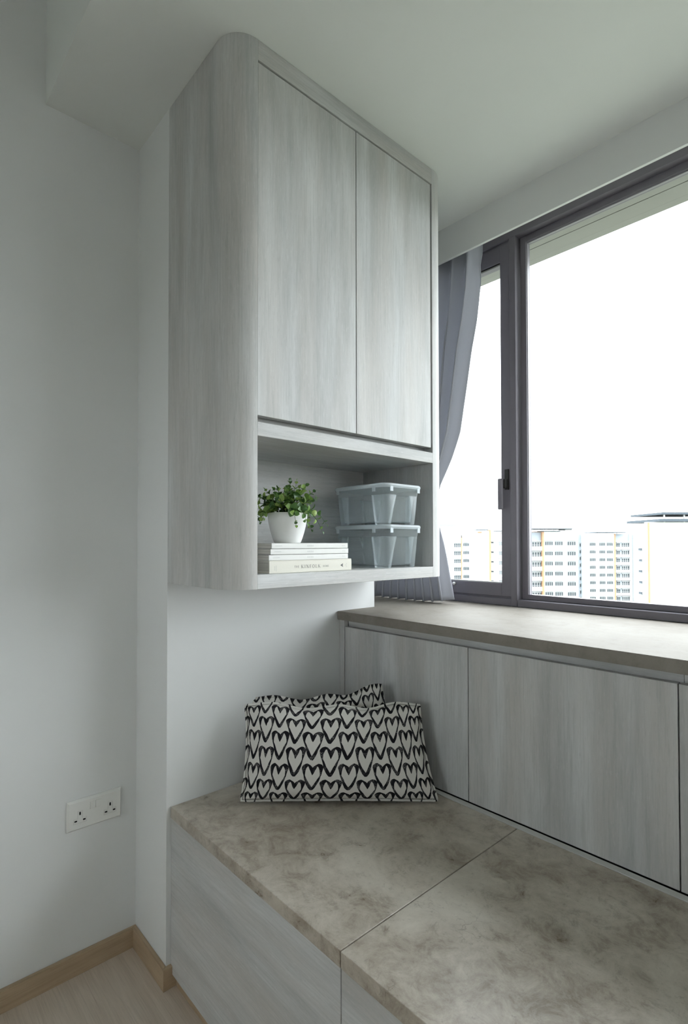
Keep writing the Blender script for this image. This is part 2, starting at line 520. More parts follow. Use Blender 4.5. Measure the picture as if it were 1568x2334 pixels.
# ================================================================== WINDOW
win = bpy.data.objects.new('window_1', None); COL.objects.link(win)
win.location = (.85, YF, ZT)
tag(win, 'dark bronze aluminium window with a narrow side casement and a wide fixed pane', kind='structure')
WX0, WX1 = -.395, XR - .004
YO = YF + .075
FR = MT['frame']
box('frame_rail', (WX0, YF, ZT + .0004), (.3408, YO, .9855), FR, win, .001)                 # bottom rail, casement side
box('frame_rail', (.3666, YF - .0005, ZT + .0004), (WX1, YO, .9845), FR, win, .0012)        # bottom rail, fixed side
box('frame_rail', (WX0, YF, 2.352), (WX1, YO, ZC - .0006), FR, win, .001)                   # head
box('mullion', (.3408, YF - .001, ZT + .0004), (.3661, YO, 2.352), FR, win, .0012)
box('mullion', (1.300, YF - .001, .985), (1.326, YO, 2.352), FR, win, .0012)
box('frame_jamb', (WX0, YF, .986), (WX0 + .045, YO, 2.352), FR, win, .001)
box('frame_jamb', (WX1 - .045, YF, .986), (WX1, YO, 2.352), FR, win, .001)
# casement sash (left)
sash = bpy.data.objects.new('casement_sash', None); COL.objects.link(sash); sash.parent = win
sash.location = (0, 0, 0)
class _P:  # world origin of a sub-part parent
    pass
def sbox(name, lo, hi, mat, bev=.001):
    bm = bmesh.new()
    add_box(bm, Vector(lo) - win.location, Vector(hi) - win.location, bev)
    return fin(name, bm, mat, sash)
sx0, sx1 = WX0 + .047, .3398
sy = YF + .006
gx0, gx1, gz0, gz1 = sx0 + .045, .2985, 1.0425, 2.2790
sbox('sash_stile', (gx1, sy, .993), (sx1, sy + .05, 2.340), FR)
sbox('sash_stile', (sx0, sy, .993), (gx0, sy + .05, 2.340), FR)
sbox('sash_rail', (gx0, sy, .993), (gx1, sy + .05, gz0), FR)
sbox('sash_rail', (gx0, sy, gz1), (gx1, sy + .05, 2.340), FR)
sbox('glazing_bead', (gx0, sy + .004, gz0), (gx1, sy + .012, gz0 + .004), MT['strip'], 0)
sbox('glazing_bead', (gx0, sy + .004, gz1 - .006), (gx1, sy + .012, gz1), MT['gasket'], 0)
sbox('window_pane', (gx0, sy + .018, gz0), (gx1, sy + .023, gz1), MT['glass'], 0)
box('frame_rail', (WX0 + .045, YF + .012, .9855), (.3408, YO, .9925), FR, win, .0006)
box('frame_rail', (WX0 + .045, YF + .010, 2.340), (.3408, YO, 2.352), FR, win, .0006)
# casement handle on the sash stile
hx = .3265
hb = bmesh.new()
for lo, hi, bv in (((hx - .011, sy - .006, 1.398), (hx + .006, sy, 1.476), .002), ((hx - .009, sy - .022, 1.402), (hx + .005, sy - .005, 1.438), .003)):
    add_box(hb, Vector(lo) - win.location, Vector(hi) - win.location, bv, 2)
hd = fin('casement_handle', hb, MT['gasket'], win)
hb = bmesh.new()
add_box(hb, Vector((hx - .024, sy - .034, 1.322)) - win.location, Vector((hx - .005, sy - .021, 1.440)) - win.location, .004, 3)
fin('handle_lever', hb, FR, hd)
# small white window stay knob beside the curtain hem
kb = bmesh.new()
bmesh.ops.create_icosphere(kb, subdivisions=2, radius=.007, matrix=Matrix.Translation(Vector((.081, sy - .006, 1.030)) - win.location))
fin('stay_knob', kb, MT['socket'], win, smooth=True)
# fixed panes (right)
def fixed_pane(x0, x1):
    y = YF + .030
    for nm, lo, hi in (('bead_stile', (x0 + .004, y, .985), (x0 + .0275, y + .03, 2.352)), ('bead_stile', (x1 - .0275, y, .985), (x1 - .004, y + .03, 2.352)),
                       ('bead_rail', (x0 + .0275, y, .985), (x1 - .0275, y + .03, 1.0045)), ('bead_rail', (x0 + .0275, y, 2.3275), (x1 - .0275, y + .03, 2.352))):
        box(nm, lo, hi, FR, win, .0012)
    box('glazing_seal', (x0 + .0275, y + .007, 1.0045), (x0 + .0295, y + .016, 2.3275), MT['track'], win, 0)
    box('glazing_seal', (x0 + .0295, y + .007, 2.3235), (x1 - .0275, y + .016, 2.3275), MT['track'], win, 0)
    box('window_pane', (x0 + .0275, y + .012, 1.0045), (x1 - .0275, y + .018, 2.3275), MT['glass'], win, 0)
fixed_pane(.3661, 1.300)
fixed_pane(1.326, 2.25)
box('mullion', (2.25, YF - .001, .985), (2.276, YO, 2.352), FR, win, .0012)
fixed_pane(2.276, WX1 - .045)

fill_win = bpy.data.objects.new('fill_window', None); COL.objects.link(fill_win)  # added unseen window, lets in fill daylight for bench and lower doors
fill_win.location = (1.05, YBK, BW[2])
tag(fill_win, 'plain bronze window added in the back wall behind the viewer as fill light', kind='structure')
for lo, hi in (((BW[0], YBK - .07, BW[2]), (BW[0] + .04, YBK - .02, BW[3])), ((BW[1] - .04, YBK - .07, BW[2]), (BW[1], YBK - .02, BW[3])),
               ((BW[0] + .04, YBK - .07, BW[2]), (BW[1] - .04, YBK - .02, BW[2] + .04)), ((BW[0] + .04, YBK - .07, BW[3] - .04), (BW[1] - .04, YBK - .02, BW[3]))):
    box('frame_rail', lo, hi, FR, fill_win, .001)
box('window_pane', (BW[0] + .04, YBK - .048, BW[2] + .04), (BW[1] - .04, YBK - .042, BW[3] - .04), MT['glass'], fill_win, 0)

# exterior ledge over the window, with its drip grooves
lg = thing('window_ledge', 'pale concrete sun ledge seen outside above the window glass', 'ledge', (.85, 1.29, 2.36))
box('ledge_slab', (-1.2, 1.402, 2.372), (4.4, 1.90, 2.50), MT['soffit'], lg, 0)
for a, b_, z in ((1.27, 1.331, 2.358), (1.334, 1.409, 2.358), (1.415, 1.456, 2.362)):
    box('ledge_soffit', (-1.2, a, z), (4.4, b_, 2.40), MT['soffit'], lg, .0008)
lg.children[0].scale = (1, 1, 1)
bpy.data.objects.remove(bpy.data.objects['ledge_slab'])
box('ledge_slab', (-1.2, 1.27, 2.40), (4.4, 1.456, 2.50), MT['soffit'], lg, 0)

# ================================================================== HANGING CABINET
CX, CR, CY1 = .3372, .070, .8065
CZ0, CZ1 = 1.0888, ZC - .0006
YI0, YI1 = .0697, .7277
cab = thing('wall_cabinet', 'tall grey wood hanging cabinet with rounded corners and an open bottom niche', 'cabinet', (CX / 2, CY1 / 2, CZ0))
def cprism(name, pts, z0, z1, mat):
    bm = bmesh.new()
    o = cab.location
    fs = add_prism(bm, [(p[0] - o.x, p[1] - o.y) for p in pts], 'Z', z0 - o.z, z1 - o.z)
    return fin(name, bm, mat, cab)
arcL = [(CX - CR + CR * math.sin(a), CR - CR * math.cos(a)) for a in [i * math.pi / 2 / 16 for i in range(17)]]
sl = cprism('side_panel', [(.0006, 0.0)] + arcL + [(.0006, CR)], CZ0, CZ1, MT['lamZ'])
arcR = [(CX - CR + CR * math.cos(a), CY1 - CR + CR * math.sin(a)) for a in [i * math.pi / 2 / 16 for i in range(17)]]
sr = cprism('side_panel', [(.0006, YI1), (CX, YI1)] + arcR + [(.0006, CY1)], CZ0, CZ1, MT['lamZ'])
for o in (sl, sr):   # smooth only the rounded edge
    for p in o.data.polygons:
        n = p.normal
        p.use_smooth = abs(n.z) < .5 and p.area < .02
    o.data.set_sharp_from_angle(angle=math.radians(20))
box('bottom_panel', (.0006, CR + .0002, CZ0), (CX, YI1 - .0002, 1.122), MT['lamY'], cab, .0006)
box('back_panel', (.0006, CR + .0002, 1.122), (.020, YI1 - .0002, 1.4516), MT['lamY'], cab, 0)
box('middle_shelf', (.0006, CR + .0002, 1.4516), (CX, YI1 - .0002, 1.4845), MT['lamY'], cab, .0006)
box('top_rail', (.27, CR + .0002, 2.3525), (CX, YI1 - .0002, CZ1), MT['lamY'], cab, .0006)
box('finger_channel', (.296, CR + .0004, 1.4845), (.304, YI1 - .0004, 1.545), MT['lamY'], cab, 0)
box('carcass_back', (.0006, CR + .0004, 1.4845), (.010, YI1 - .0004, CZ1), MT['gap'], cab, 0)
box('cabinet_door', (.3150, CR + .0012, 1.5004), (.3358, .3922, 2.3480), MT['lamZ'], cab, .0006)
box('cabinet_door', (.3150, .3950, 1.5004), (.3358, .7208, 2.3480), MT['lamZ'], cab, .0006)

# ================================================================== BENCH
BX = [0.0008, .6938, 1.388, XR - .002]
blabels = ['grey wood storage bench box under the heart cushions, with a stone-look lid',
           'middle storage bench box with a stone-look lid, right of the lid joint',
           'storage bench box with a stone-look lid at the far right wall']
for i in range(3):
    x0, x1 = BX[i], BX[i + 1]
    bn = thing('storage_bench', blabels[i], 'bench', ((x0 + x1) / 2, .31, 0), group='storage benches')
    e0 = .0 if i == 0 else .0011
    box('lid', (x0 + e0, YB, ZBU), (x1 - .0011, .6065, ZB), MT['stone'], bn, .0012, 2)
    box('front_panel', (x0 + e0, YB + .0015, .034), (x1 - .0011, YB + .0195, ZBU - .0006), MT['lamX'], bn, .0006)
    box('plinth', (x0 + (.0135 if i == 0 else 0), YB + .012, 0.0002), (x1 - .0001, YB + .028, .034), MT['skirtX'], bn, 0)
    box('carcass', (x0 + (.0135 if i == 0 else .0002), YB + .0285, .034), (x1 - .0002, .60, ZBU - .0008), MT['gap'], bn, 0)
struct('trim_2', (.0008, .6075, .40), (XR, .6272, .4812), MT['strip'], .0008)
tag(bpy.data.objects['trim_2'], label='pale grey strip along the back edge of the bench lids')

# ================================================================== WINDOW CABINETS AND WORKTOP
YD = .630
def base_unit(name, label, x0, x1, seams, filler):
    u = thing(name, label, 'cabinet', ((x0 + x1) / 2, .9, 0), group='low cabinets under the window')
    box('carcass', (x0 + .0004, YD + .030, .0005), (x1 - .0004, 1.18, ZTU - .0008), MT['gap'], u, 0)
    box('finger_channel', (x0 + (.024 if filler else .0004), YD + .020, .870), (x1 - .0004, YD + .0295, ZTU - .0008), MT['lamX'], u, 0)
    if filler:
        box('filler_strip', (x0, YD - .002, .4815), (.0255, YD + .018, ZTU - .0004), MT['lamZ'], u, .0005)
    for a, b_ in zip(seams, seams[1:]):
        box('cabinet_door', (a + .0014, YD, .4830), (b_ - .0014, YD + .019, .9062), MT['lamZ'], u, .0006)
    return u
base_unit('base_cabinet', 'low grey wood cabinet with two doors under the window, beside the cushions', .0008, 1.0530, [.0258, .5340, 1.0472], True)
base_unit('base_cabinet', 'low grey wood cabinet under the window at the right edge', 1.0530, XR - .002, [1.0472, 1.56, 2.07, 2.60, XR - .003], False)
bm = bmesh.new()
add_prism(bm, [(.0008, YT), (XR - .001, YT), (XR - .001, 1.1862), (-.398, 1.1862), (-.398, YW + .0012), (.0008, YW + .0012)], 'Z', ZTU, ZT)
bmesh.ops.recalc_face_normals(bm, faces=bm.faces)
es = [e for e in bm.edges if all(abs(v.co.y - YT) < 1e-5 for v in e.verts) and abs(e.verts[0].co.z - e.verts[1].co.z) < 1e-6]
bmesh.ops.bevel(bm, geom=es, offset=.0012, segments=2, affect='EDGES')
wt = fin('worktop', bm, MT['stone_top'])
tag(wt, 'taupe stone-look worktop below the window', 'worktop')

# ================================================================== SOCKET
so = thing('double_socket', 'white double wall socket with two switches low on the left wall', 'socket', (XL, -.1195, .4385))
bm = bmesh.new()
hw, hh, dp = .0735, .0415, .0105
add_prism(bm, [(-hw, -hh), (hw, -hh), (hw, hh), (-hw, hh)], 'X', .0003, .004)
r = bmesh.ops.create_cube(bm, size=1)
for v in r['verts']:
    f = 1.0 if v.co.x < 0 else 0.0
    v.co = Vector((.004 if v.co.x < 0 else dp, (1 if v.co.y > 0 else -1) * (hw if f else hw - .005), (1 if v.co.z > 0 else -1) * (hh if f else hh - .005)))
bmesh.ops.remove_doubles(bm, verts=bm.verts, dist=1e-6)
fin('face_plate', bm, MT['socket'], so)
for s in (-1, 1):
    cy = s * .0405
    # raised T-shaped outline round the pin holes
    bm = bmesh.new()
    e = .0004
    segs = [(-.006, .012, .006, .012), (.006, .012, .006, -.008), (.006, -.008, .017, -.008), (.017, -.008, .017, -.021), (.017, -.021, -.017, -.021), (-.017, -.021, -.017, -.008), (-.017, -.008, -.006, -.008), (-.006, -.008, -.006, .012)]
    for a, b_, c_, d_ in segs:
        add_box(bm, (dp, cy + min(a, c_) - e, min(b_, d_) - e), (dp + .0005, cy + max(a, c_) + e, max(b_, d_) + e))
    fin('outlet_outline', bm, MT['socket_line'], so)
    for py, pz, w_, h_ in ((0, .005, .0021, .0042), (-.0112, -.0142, .0034, .0021), (.0112, -.0142, .0034, .0021)):
        lbox('pin_hole', (dp - .004, cy + py - w_, pz - h_), (dp + .0003, cy + py + w_, pz + h_), MT['black'], so)
for s in (-1, 1):
    lbox('rocker_switch', (dp - .002, s * .0075 - .0068, .0085), (dp + (.0022 if s < 0 else .0012), s * .0075 + .0068, .0285), MT['socket'], so, .0008, 2)

# ================================================================== CURTAIN
ct = thing('curtain', 'grey pinch-pleated curtain gathered at the left of the window behind the hanging cabinet', 'curtain', (-.05, 1.09, ZT))
def lerp_tab(tab, z):
    for (za, a), (zb, b_) in zip(tab, tab[1:]):
        if zb <= z <= za:
            f = (za - z) / (za - zb); f = f
            return a + (b_ - a) * f
    return tab[-1][1] if z < tab[-1][0] else tab[0][1]
X1 = [(2.40, .292), (2.28, .292), (2.16, .284), (2.05, .267), (1.94, .241), (1.78, .212), (1.63, .183), (1.53, .143), (1.43, .092), (1.34, .070), (1.28, .080), (1.20, .100), (1.10, .118), (.95, .146)]
X0 = [(2.40, -.36), (2.0, -.36), (1.34, -.25), (1.2, -.26), (.95, -.285)]
NU, NZ = 220, 70
bm = bmesh.new()
grid = []
for j in range(NZ + 1):
    q = j / NZ
    z = 2.385 - (2.385 - .9612) * q
    rowv = []
    x0, x1 = lerp_tab(X0, z), lerp_tab(X1, z) - .012
    up = max(0.0, min(1.0, (z - 2.0) / .3))          # 1 near the heading
    pinch = math.exp(-((z - 2.245) / .03) ** 2)
    tie = math.exp(-((z - 1.34) / .16) ** 2)
    for i in range(NU + 1):
        s = i / NU
        ph = s * 9.25 + .10 * math.sin(3.1 * z + 2 * s)
        w = math.sin(2 * math.pi * ph)
        sq = math.copysign(abs(w) ** .65, w)
        amp = .027 * (1 - .5 * tie)
        y = 1.085 + amp * (sq * (1 - up) + w * up * .8) * (1 - .45 * pinch)
        # pinch pleats: sharp narrow fingers at the heading
        fr = (s * 9.25 - .75) % 1.0
        d = min(fr, 1 - fr)
        y -= up * .020 * math.exp(-(d / .09) ** 2) * (.35 + .65 * pinch)
        x = x0 + (x1 - x0) * s + .010 * math.sin(2 * math.pi * ph * 2) * (1 - up) * (1 - .6 * tie)
        zz = z
        if q > .93:
            zz += (q - .93) / .07 * (.0008 * math.sin(2 * math.pi * ph + .8) + .0008 * math.sin(9 * s) + .012 * (s ** 8))
        rowv.append(bm.verts.new(Vector((x, y, zz)) - ct.location))
    grid.append(rowv)
for a, b_ in zip(grid, grid[1:]):
    for i in range(NU): bm.faces.new((a[i], a[i + 1], b_[i + 1], b_[i]))
co = fin('curtain_cloth', bm, MT['curtain'], ct, smooth=True, recalc=False)
sm = co.modifiers.new('thick', 'SOLIDIFY'); sm.thickness = .0012
# pale lining edge turned out at the left of the hem
bm = bmesh.new()
g0 = []
for j in range(12):
    z = 1.16 - (1.16 - .968) * j / 11
    g0.append([bm.verts.new(Vector((-.305 - .012 * j / 11 + .03 * k / 5, 1.03 + .030 * math.sin(k / 5 * 2.6) - .004 * j / 11, z + .004 * k / 5)) - ct.location) for k in range(6)])
for a, b_ in zip(g0, g0[1:]):
    for k in range(5): bm.faces.new((a[k], a[k + 1], b_[k + 1], b_[k]))
tag(fin('curtain_lining', bm, cloth('pale_curtain_lining', (.50, .47, .44)), ct, smooth=True, recalc=False), label='pale lining edge')
box('curtain_track', (-.38, 1.075, 2.385), (.60, 1.10, ZC - .0005), MT['socket'], ct, .001)

# ================================================================== BOOKS
SPX = .310     # spine plane
# serif capitals as strokes (x0,y0,x1,y1,width) on a unit-height letter
SER = .035
def serif(x, y): return (x - .11, y, x + .11, y, .05)
GL = {
 'T': (.70, [(.35, 0, .35, 1, .13), (.02, .97, .68, .97, .06), (.04, .80, .04, 1, .04), (.66, .80, .66, 1, .04), serif(.35, .025)]),
 'H': (.86, [(.15, 0, .15, 1, .13), (.71, 0, .71, 1, .13), (.15, .52, .71, .52, .05), serif(.15, .025), serif(.15, .975), serif(.71, .025), serif(.71, .975)]),
 'E': (.68, [(.15, 0, .15, 1, .13), (.05, .97, .60, .97, .06), (.15, .52, .48, .52, .05), (.05, .03, .64, .03, .06), (.60, .80, .60, 1, .04), (.64, 0, .64, .22, .04), (.48, .42, .48, .62, .04)]),
 'K': (.84, [(.15, 0, .15, 1, .13), (.70, 1, .18, .42, .055), (.30, .56, .76, 0, .13), serif(.15, .025), serif(.15, .975), serif(.70, .975), serif(.76, .025)]),
 'I': (.36, [(.18, 0, .18, 1, .13), serif(.18, .025), serif(.18, .975)]),
 'N': (.88, [(.14, 0, .14, 1, .055), (.14, 1, .74, 0, .14), (.74, 0, .74, 1, .055), serif(.14, .025), serif(.74, .975), (.02, .975, .20, .975, .05)]),
 'F': (.64, [(.15, 0, .15, 1, .13), (.05, .97, .60, .97, .06), (.15, .52, .46, .52, .05), (.60, .80, .60, 1, .04), (.46, .42, .46, .62, .04), serif(.15, .025)]),
 'L': (.66, [(.15, 0, .15, 1, .13), (.05, .03, .62, .03, .06), (.62, 0, .62, .24, .04), serif(.15, .975)]),
 'M': (1.02, [(.13, 0, .13, 1, .055), (.13, 1, .50, .05, .13), (.50, .05, .86, 1, .055), (.86, 0, .86, 1, .13), serif(.13, .025), serif(.86, .025), serif(.13, .975), serif(.86, .975)]),
}
def stroke(bm, P, a, b, c, d, w):
    p, q = Vector((a, b)), Vector((c, d))
    n = (q - p); n = Vector((-n.y, n.x)).normalized() * w / 2
    bm.faces.new([bm.verts.new(P(v)) for v in (p - n, q - n, q + n, p + n)])
def write(bm, txt, y, z, h, xpl, gap=.10):
    """letters on the plane X=xpl, reading along +Y; y,z = left end of baseline; returns end y"""
    for ch in txt:
        if ch == ' ':
            y += h * .4; continue
        if ch == 'O':
            n = 28
            ring = []
            for k in range(n):
                a = 2 * math.pi * k / n
                ring.append((bm.verts.new((xpl, y + h * (.46 + .43 * math.cos(a)), z + h * (.5 + .53 * math.sin(a)))),
                             bm.verts.new((xpl, y + h * (.46 + .30 * math.cos(a)), z + h * (.5 + .46 * math.sin(a))))))
            for k in range(n):
                a, b_ = ring[k], ring[(k + 1) % n]
                bm.faces.new((a[0], b_[0], b_[1], a[1]))
            y += h * (.92 + gap); continue
        w, st = GL[ch]
        for s in st:
            stroke(bm, lambda v: (xpl, y + h * v.x, z + h * v.y), *s)
        y += h * (w + gap)
    return y
def text_w(txt, gap=.10):
    return sum(.4 if c == ' ' else (.92 if c == 'O' else GL[c][0]) + gap for c in txt)

def book(name, label, y0, y1, z0, z1, depth, cover, hard, dx=0.0):
    x1 = SPX + dx
    b = thing(name, label, 'book', (x1 - depth / 2, (y0 + y1) / 2, z0), group='books stacked in the cabinet niche')
    tk = .0026 if hard else .0007
    bm = bmesh.new()
    o = b.location
    L = lambda p: Vector(p) - o
    add_box(bm, L((x1 - depth, y0, z0)), L((x1, y1, z0 + tk)), tk * .3)
    add_box(bm, L((x1 - depth, y0, z1 - tk)), L((x1, y1, z1)), tk * .3)
    # slightly rounded spine
    n = 7
    pts = []
    for k in range(n + 1):
        a = -1 + 2 * k / n
        pts.append((x1 - .0008 + (.0010 if hard else .0006) * (1 - a ** 4) - o.x, (z0 + z1) / 2 + a * (z1 - z0) / 2 - o.z))
    pts += [(x1 - .003 - o.x, z1 - o.z), (x1 - .003 - o.x, z0 - o.z)]
    add_prism(bm, pts, 'Y', y0 - o.y, y1 - o.y)
    fin('cover', bm, cover, b)
    ins = .0035 if hard else .0006
    box('page_block', (x1 - depth + ins, y0 + ins, z0 + tk), (x1 - .003, y1 - ins, z1 - tk), MT['page'], b, 0)
    return b
PX = SPX + .00045
bk = book('hardback_book', 'thick cream hardback lettered on the spine, lowest of the book stack', .1224, .3974, 1.1222, 1.1538, .215, MT['cover'], True)
def mark(name, fn, mat, b):
    bm = bmesh.new(); fn(bm)
    for v in bm.verts: v.co -= b.location
    return fin(name, bm, mat, [c for c in b.children if c.name.startswith('cover')][0], recalc=False)
def title(bm):
    h1, h2 = .0056, .0088
    w1 = text_w('THE', .22) * h1
    write(bm, 'THE', .1985, 1.1341, h1, PX, .22)
    w = text_w('KINFOLK', .20) * h2
    write(bm, 'KINFOLK', .2205, 1.1324, h2, PX, .20 + (.0668 - w) / h2 / 7)
    write(bm, 'HOME', .2935, 1.1336, .0048, PX, .26)
mark('title_lettering', title, MT['ink'], bk)
def tri(bm):
    bm.faces.new([bm.verts.new((PX, y, z)) for y, z in ((.3556, 1.1364), (.3655, 1.1312), (.3640, 1.1364), (.3655, 1.1416))])
mark('publisher_emblem', tri, MT['ink'], bk)
def swirl(bm, y, z, h):
    for k in range(8):
        a = k * .55
        stroke(bm, lambda v: (PX, y + v.x * h, z + v.y * h), .18 * math.sin(a * 2.1), k / 8, .18 * math.sin((a + .55) * 2.1), (k + 1) / 8, .05)
mark('publisher_script', lambda bm: swirl(bm, .3768, 1.1305, .0115), MT['ink2'], bk)
def small_lines(bm):
    for yy, zz, l in ((.1376, 1.1294, .012), (.1424, 1.1280, .0150)):
        for k in range(int(l / .0016)):
            stroke(bm, lambda v: (PX, v.x, v.y), yy, zz + k * .0016, yy, zz + k * .0016 + .0011, .0010)
mark('author_lettering', small_lines, MT['ink2'], bk)
specs = [('white magazine on the hardback, lowest of the three magazines', .1217, .3844, 1.1543, 1.1680, 0.0),
         ('white magazine in the middle of the three stacked magazines', .1266, .3859, 1.1690, 1.1826, 0.0),
         ('white magazine topmost in the book stack, directly under the plant pot', .1298, .3837, 1.1836, 1.1972, 0.0)]
for lb, a, b1, c_, d_, dx in specs:
    mg = book('magazine', lb, a, b1, c_, d_, .200, MT['mag'], False, dx)
    zc = (c_ + d_) / 2
    mark('title_lettering', lambda bm: write(bm, 'KINFOLK', .2405, zc - .0015, .0030, PX, .30), MT['ink2'], mg)
    mark('issue_line', lambda bm: stroke(bm, lambda v: (PX, v.x, v.y), a + .010, zc, a + .031, zc, .0006), MT['ink2'], mg)
    def scr(bm):
        for k in range(6):
            stroke(bm, lambda v: (PX, v.x, v.y), b1 - .022 + k * .0018, zc - .0014 + .0010 * (k % 2), b1 - .0205 + k * .0018, zc + .0016 - .0012 * (k % 3), .0005)
    mark('script_lettering', scr, MT['ink2'], mg)

# ================================================================== POTTED PLANT
PZ = 1.1974
PCX, PCY = .247, .2230
pt = thing('potted_plant', 'small bushy green plant in a white pot on the stacked books', 'plant', (PCX, PCY, PZ))
bm = bmesh.new()
prof = [(.0335, 0), (.0352, .0012), (.0395, .012), (.0445, .028), (.0490, .046), (.0520, .062), (.0533, .079), (.0525, .0798), (.0512, .079), (.0500, .062), (.046, .045), (.02, .040)]
add_lathe(bm, prof, 48)
po = fin('pot', bm, MT['pot'], pt, smooth=True)
bm = bmesh.new(); add_lathe(bm, [(.0500, .062), (.0505, .068), (.03, .072), (.004, .073)], 24)
fin('soil', bm, MT['soil'], pt, smooth=True)
# one leaf: rounded, cupped, unit length along +X
lm = bmesh.new()
nl, rows = 6, []
for i in range(nl + 1):
    s = i / nl
    w = .46 * math.sin(math.pi * min(1, s ** .75)) ** .62 if 0 < s < 1 else .02
    rows.append([lm.verts.new((s, k * w, .10 * math.sin(s * 3.0) + .16 * abs(k) * w * 2 - .04)) for k in (-1, 0, 1)])
for a, b_ in zip(rows, rows[1:]):
    for k in range(2): lm.faces.new((a[k], a[k + 1], b_[k + 1], b_[k]))
bmesh.ops.recalc_face_normals(lm, faces=lm.faces)
leaf_me = bpy.data.meshes.new('leaf'); lm.to_mesh(leaf_me); lm.free()
for p in leaf_me.polygons: p.use_smooth = True
leaf_me.materials.append(MT['leaf'])
rng = random.Random(11)
nleaf = 0
NS = 30
for i in range(NS):
    # sprigs fan out over a dome; the outer ones arch over the rim
    az = i * 2.399963 + rng.uniform(-.2, .2)
    el = math.radians(86 - 72 * ((i + .5) / NS) ** .8 + rng.uniform(-6, 6))
    ln = rng.uniform(.080, .100) + (.012 if i in (1, 6, 13) else 0)
    d = Vector((math.cos(az) * math.cos(el), math.sin(az) * math.cos(el), math.sin(el)))
    base = Vector((math.cos(az), math.sin(az), 0)) * .030 * math.cos(el) + Vector((0, 0, .070))
    droop = .020 * math.cos(el) ** 2 + .003
    if i >= NS - 9: droop += .022; ln *= .88
    pts = []
    for k in range(6):
        f = k / 5
        p = base + d * ln * f + Vector((0, 0, .024 * math.cos(el) * math.sin(f * 2.2) - droop * f * f * 1.8))
        # keep inside the niche
        p.x = max(p.x, .034 - PCX)
        pts.append(p)
    if min(p.y for p in pts) + PCY < YI0 + .014:
        sc_ = (YI0 + .014 - PCY) / min(p.y for p in pts)
        for p in pts: p.y *= sc_
    bm = bmesh.new(); add_tube(bm, pts, [.0011, .001, .0009, .0008, .0006, .0004], 4)
    st = fin('sprig', bm, MT['stem'], pt)
    npair = 5 if i % 2 else 4
    for k in range(npair):
        f = .22 + .70 * k / (npair - 1)
        seg = min(int(f * 5), 4); ff = f * 5 - seg
        p = pts[seg].lerp(pts[seg + 1], ff)
        tdir = (pts[seg + 1] - pts[seg]).normalized()
        side = tdir.cross(Vector((0, 0, 1)))
        side = side.normalized() if side.length > .05 else Vector((1, 0, 0))
        side = Matrix.Rotation(k * math.pi / 2 + rng.uniform(-.4, .4), 3, tdir) @ side
        size = (.0255 - .0150 * (k / (npair - 1))) * rng.uniform(.85, 1.15)
        for s in (1, -1):
            if nleaf >= 300: break
            ax = (side * s + tdir * .55 + Vector((0, 0, .25))).normalized()
            zz = tdir.lerp(Vector((0, 0, 1)), .35).normalized()
            yy = zz.cross(ax)
            if yy.length < .01: continue
            yy.normalize(); zz = ax.cross(yy)
            mx = Matrix((ax, yy, zz)).transposed().to_4x4()
            lo = bpy.data.objects.new('leaf', leaf_me)
            COL.objects.link(lo); lo.parent = st
            lo.matrix_local = Matrix.Translation(p) @ mx @ Matrix.Diagonal((size, size, size, 1))
            nleaf += 1
    # tip leaf
    if nleaf < 300:
        ax = (pts[5] - pts[4]).normalized(); yy = Vector((0, 0, 1)).cross(ax)
        yy = yy.normalized() if yy.length > .05 else Vector((0, 1, 0)); zz = ax.cross(yy)
        lo = bpy.data.objects.new('leaf', leaf_me); COL.objects.link(lo); lo.parent = st
        lo.matrix_local = Matrix.Translation(pts[5]) @ Matrix((ax, yy, zz)).transposed().to_4x4() @ Matrix.Diagonal((.0085, .0085, .0085, 1))
        nleaf += 1

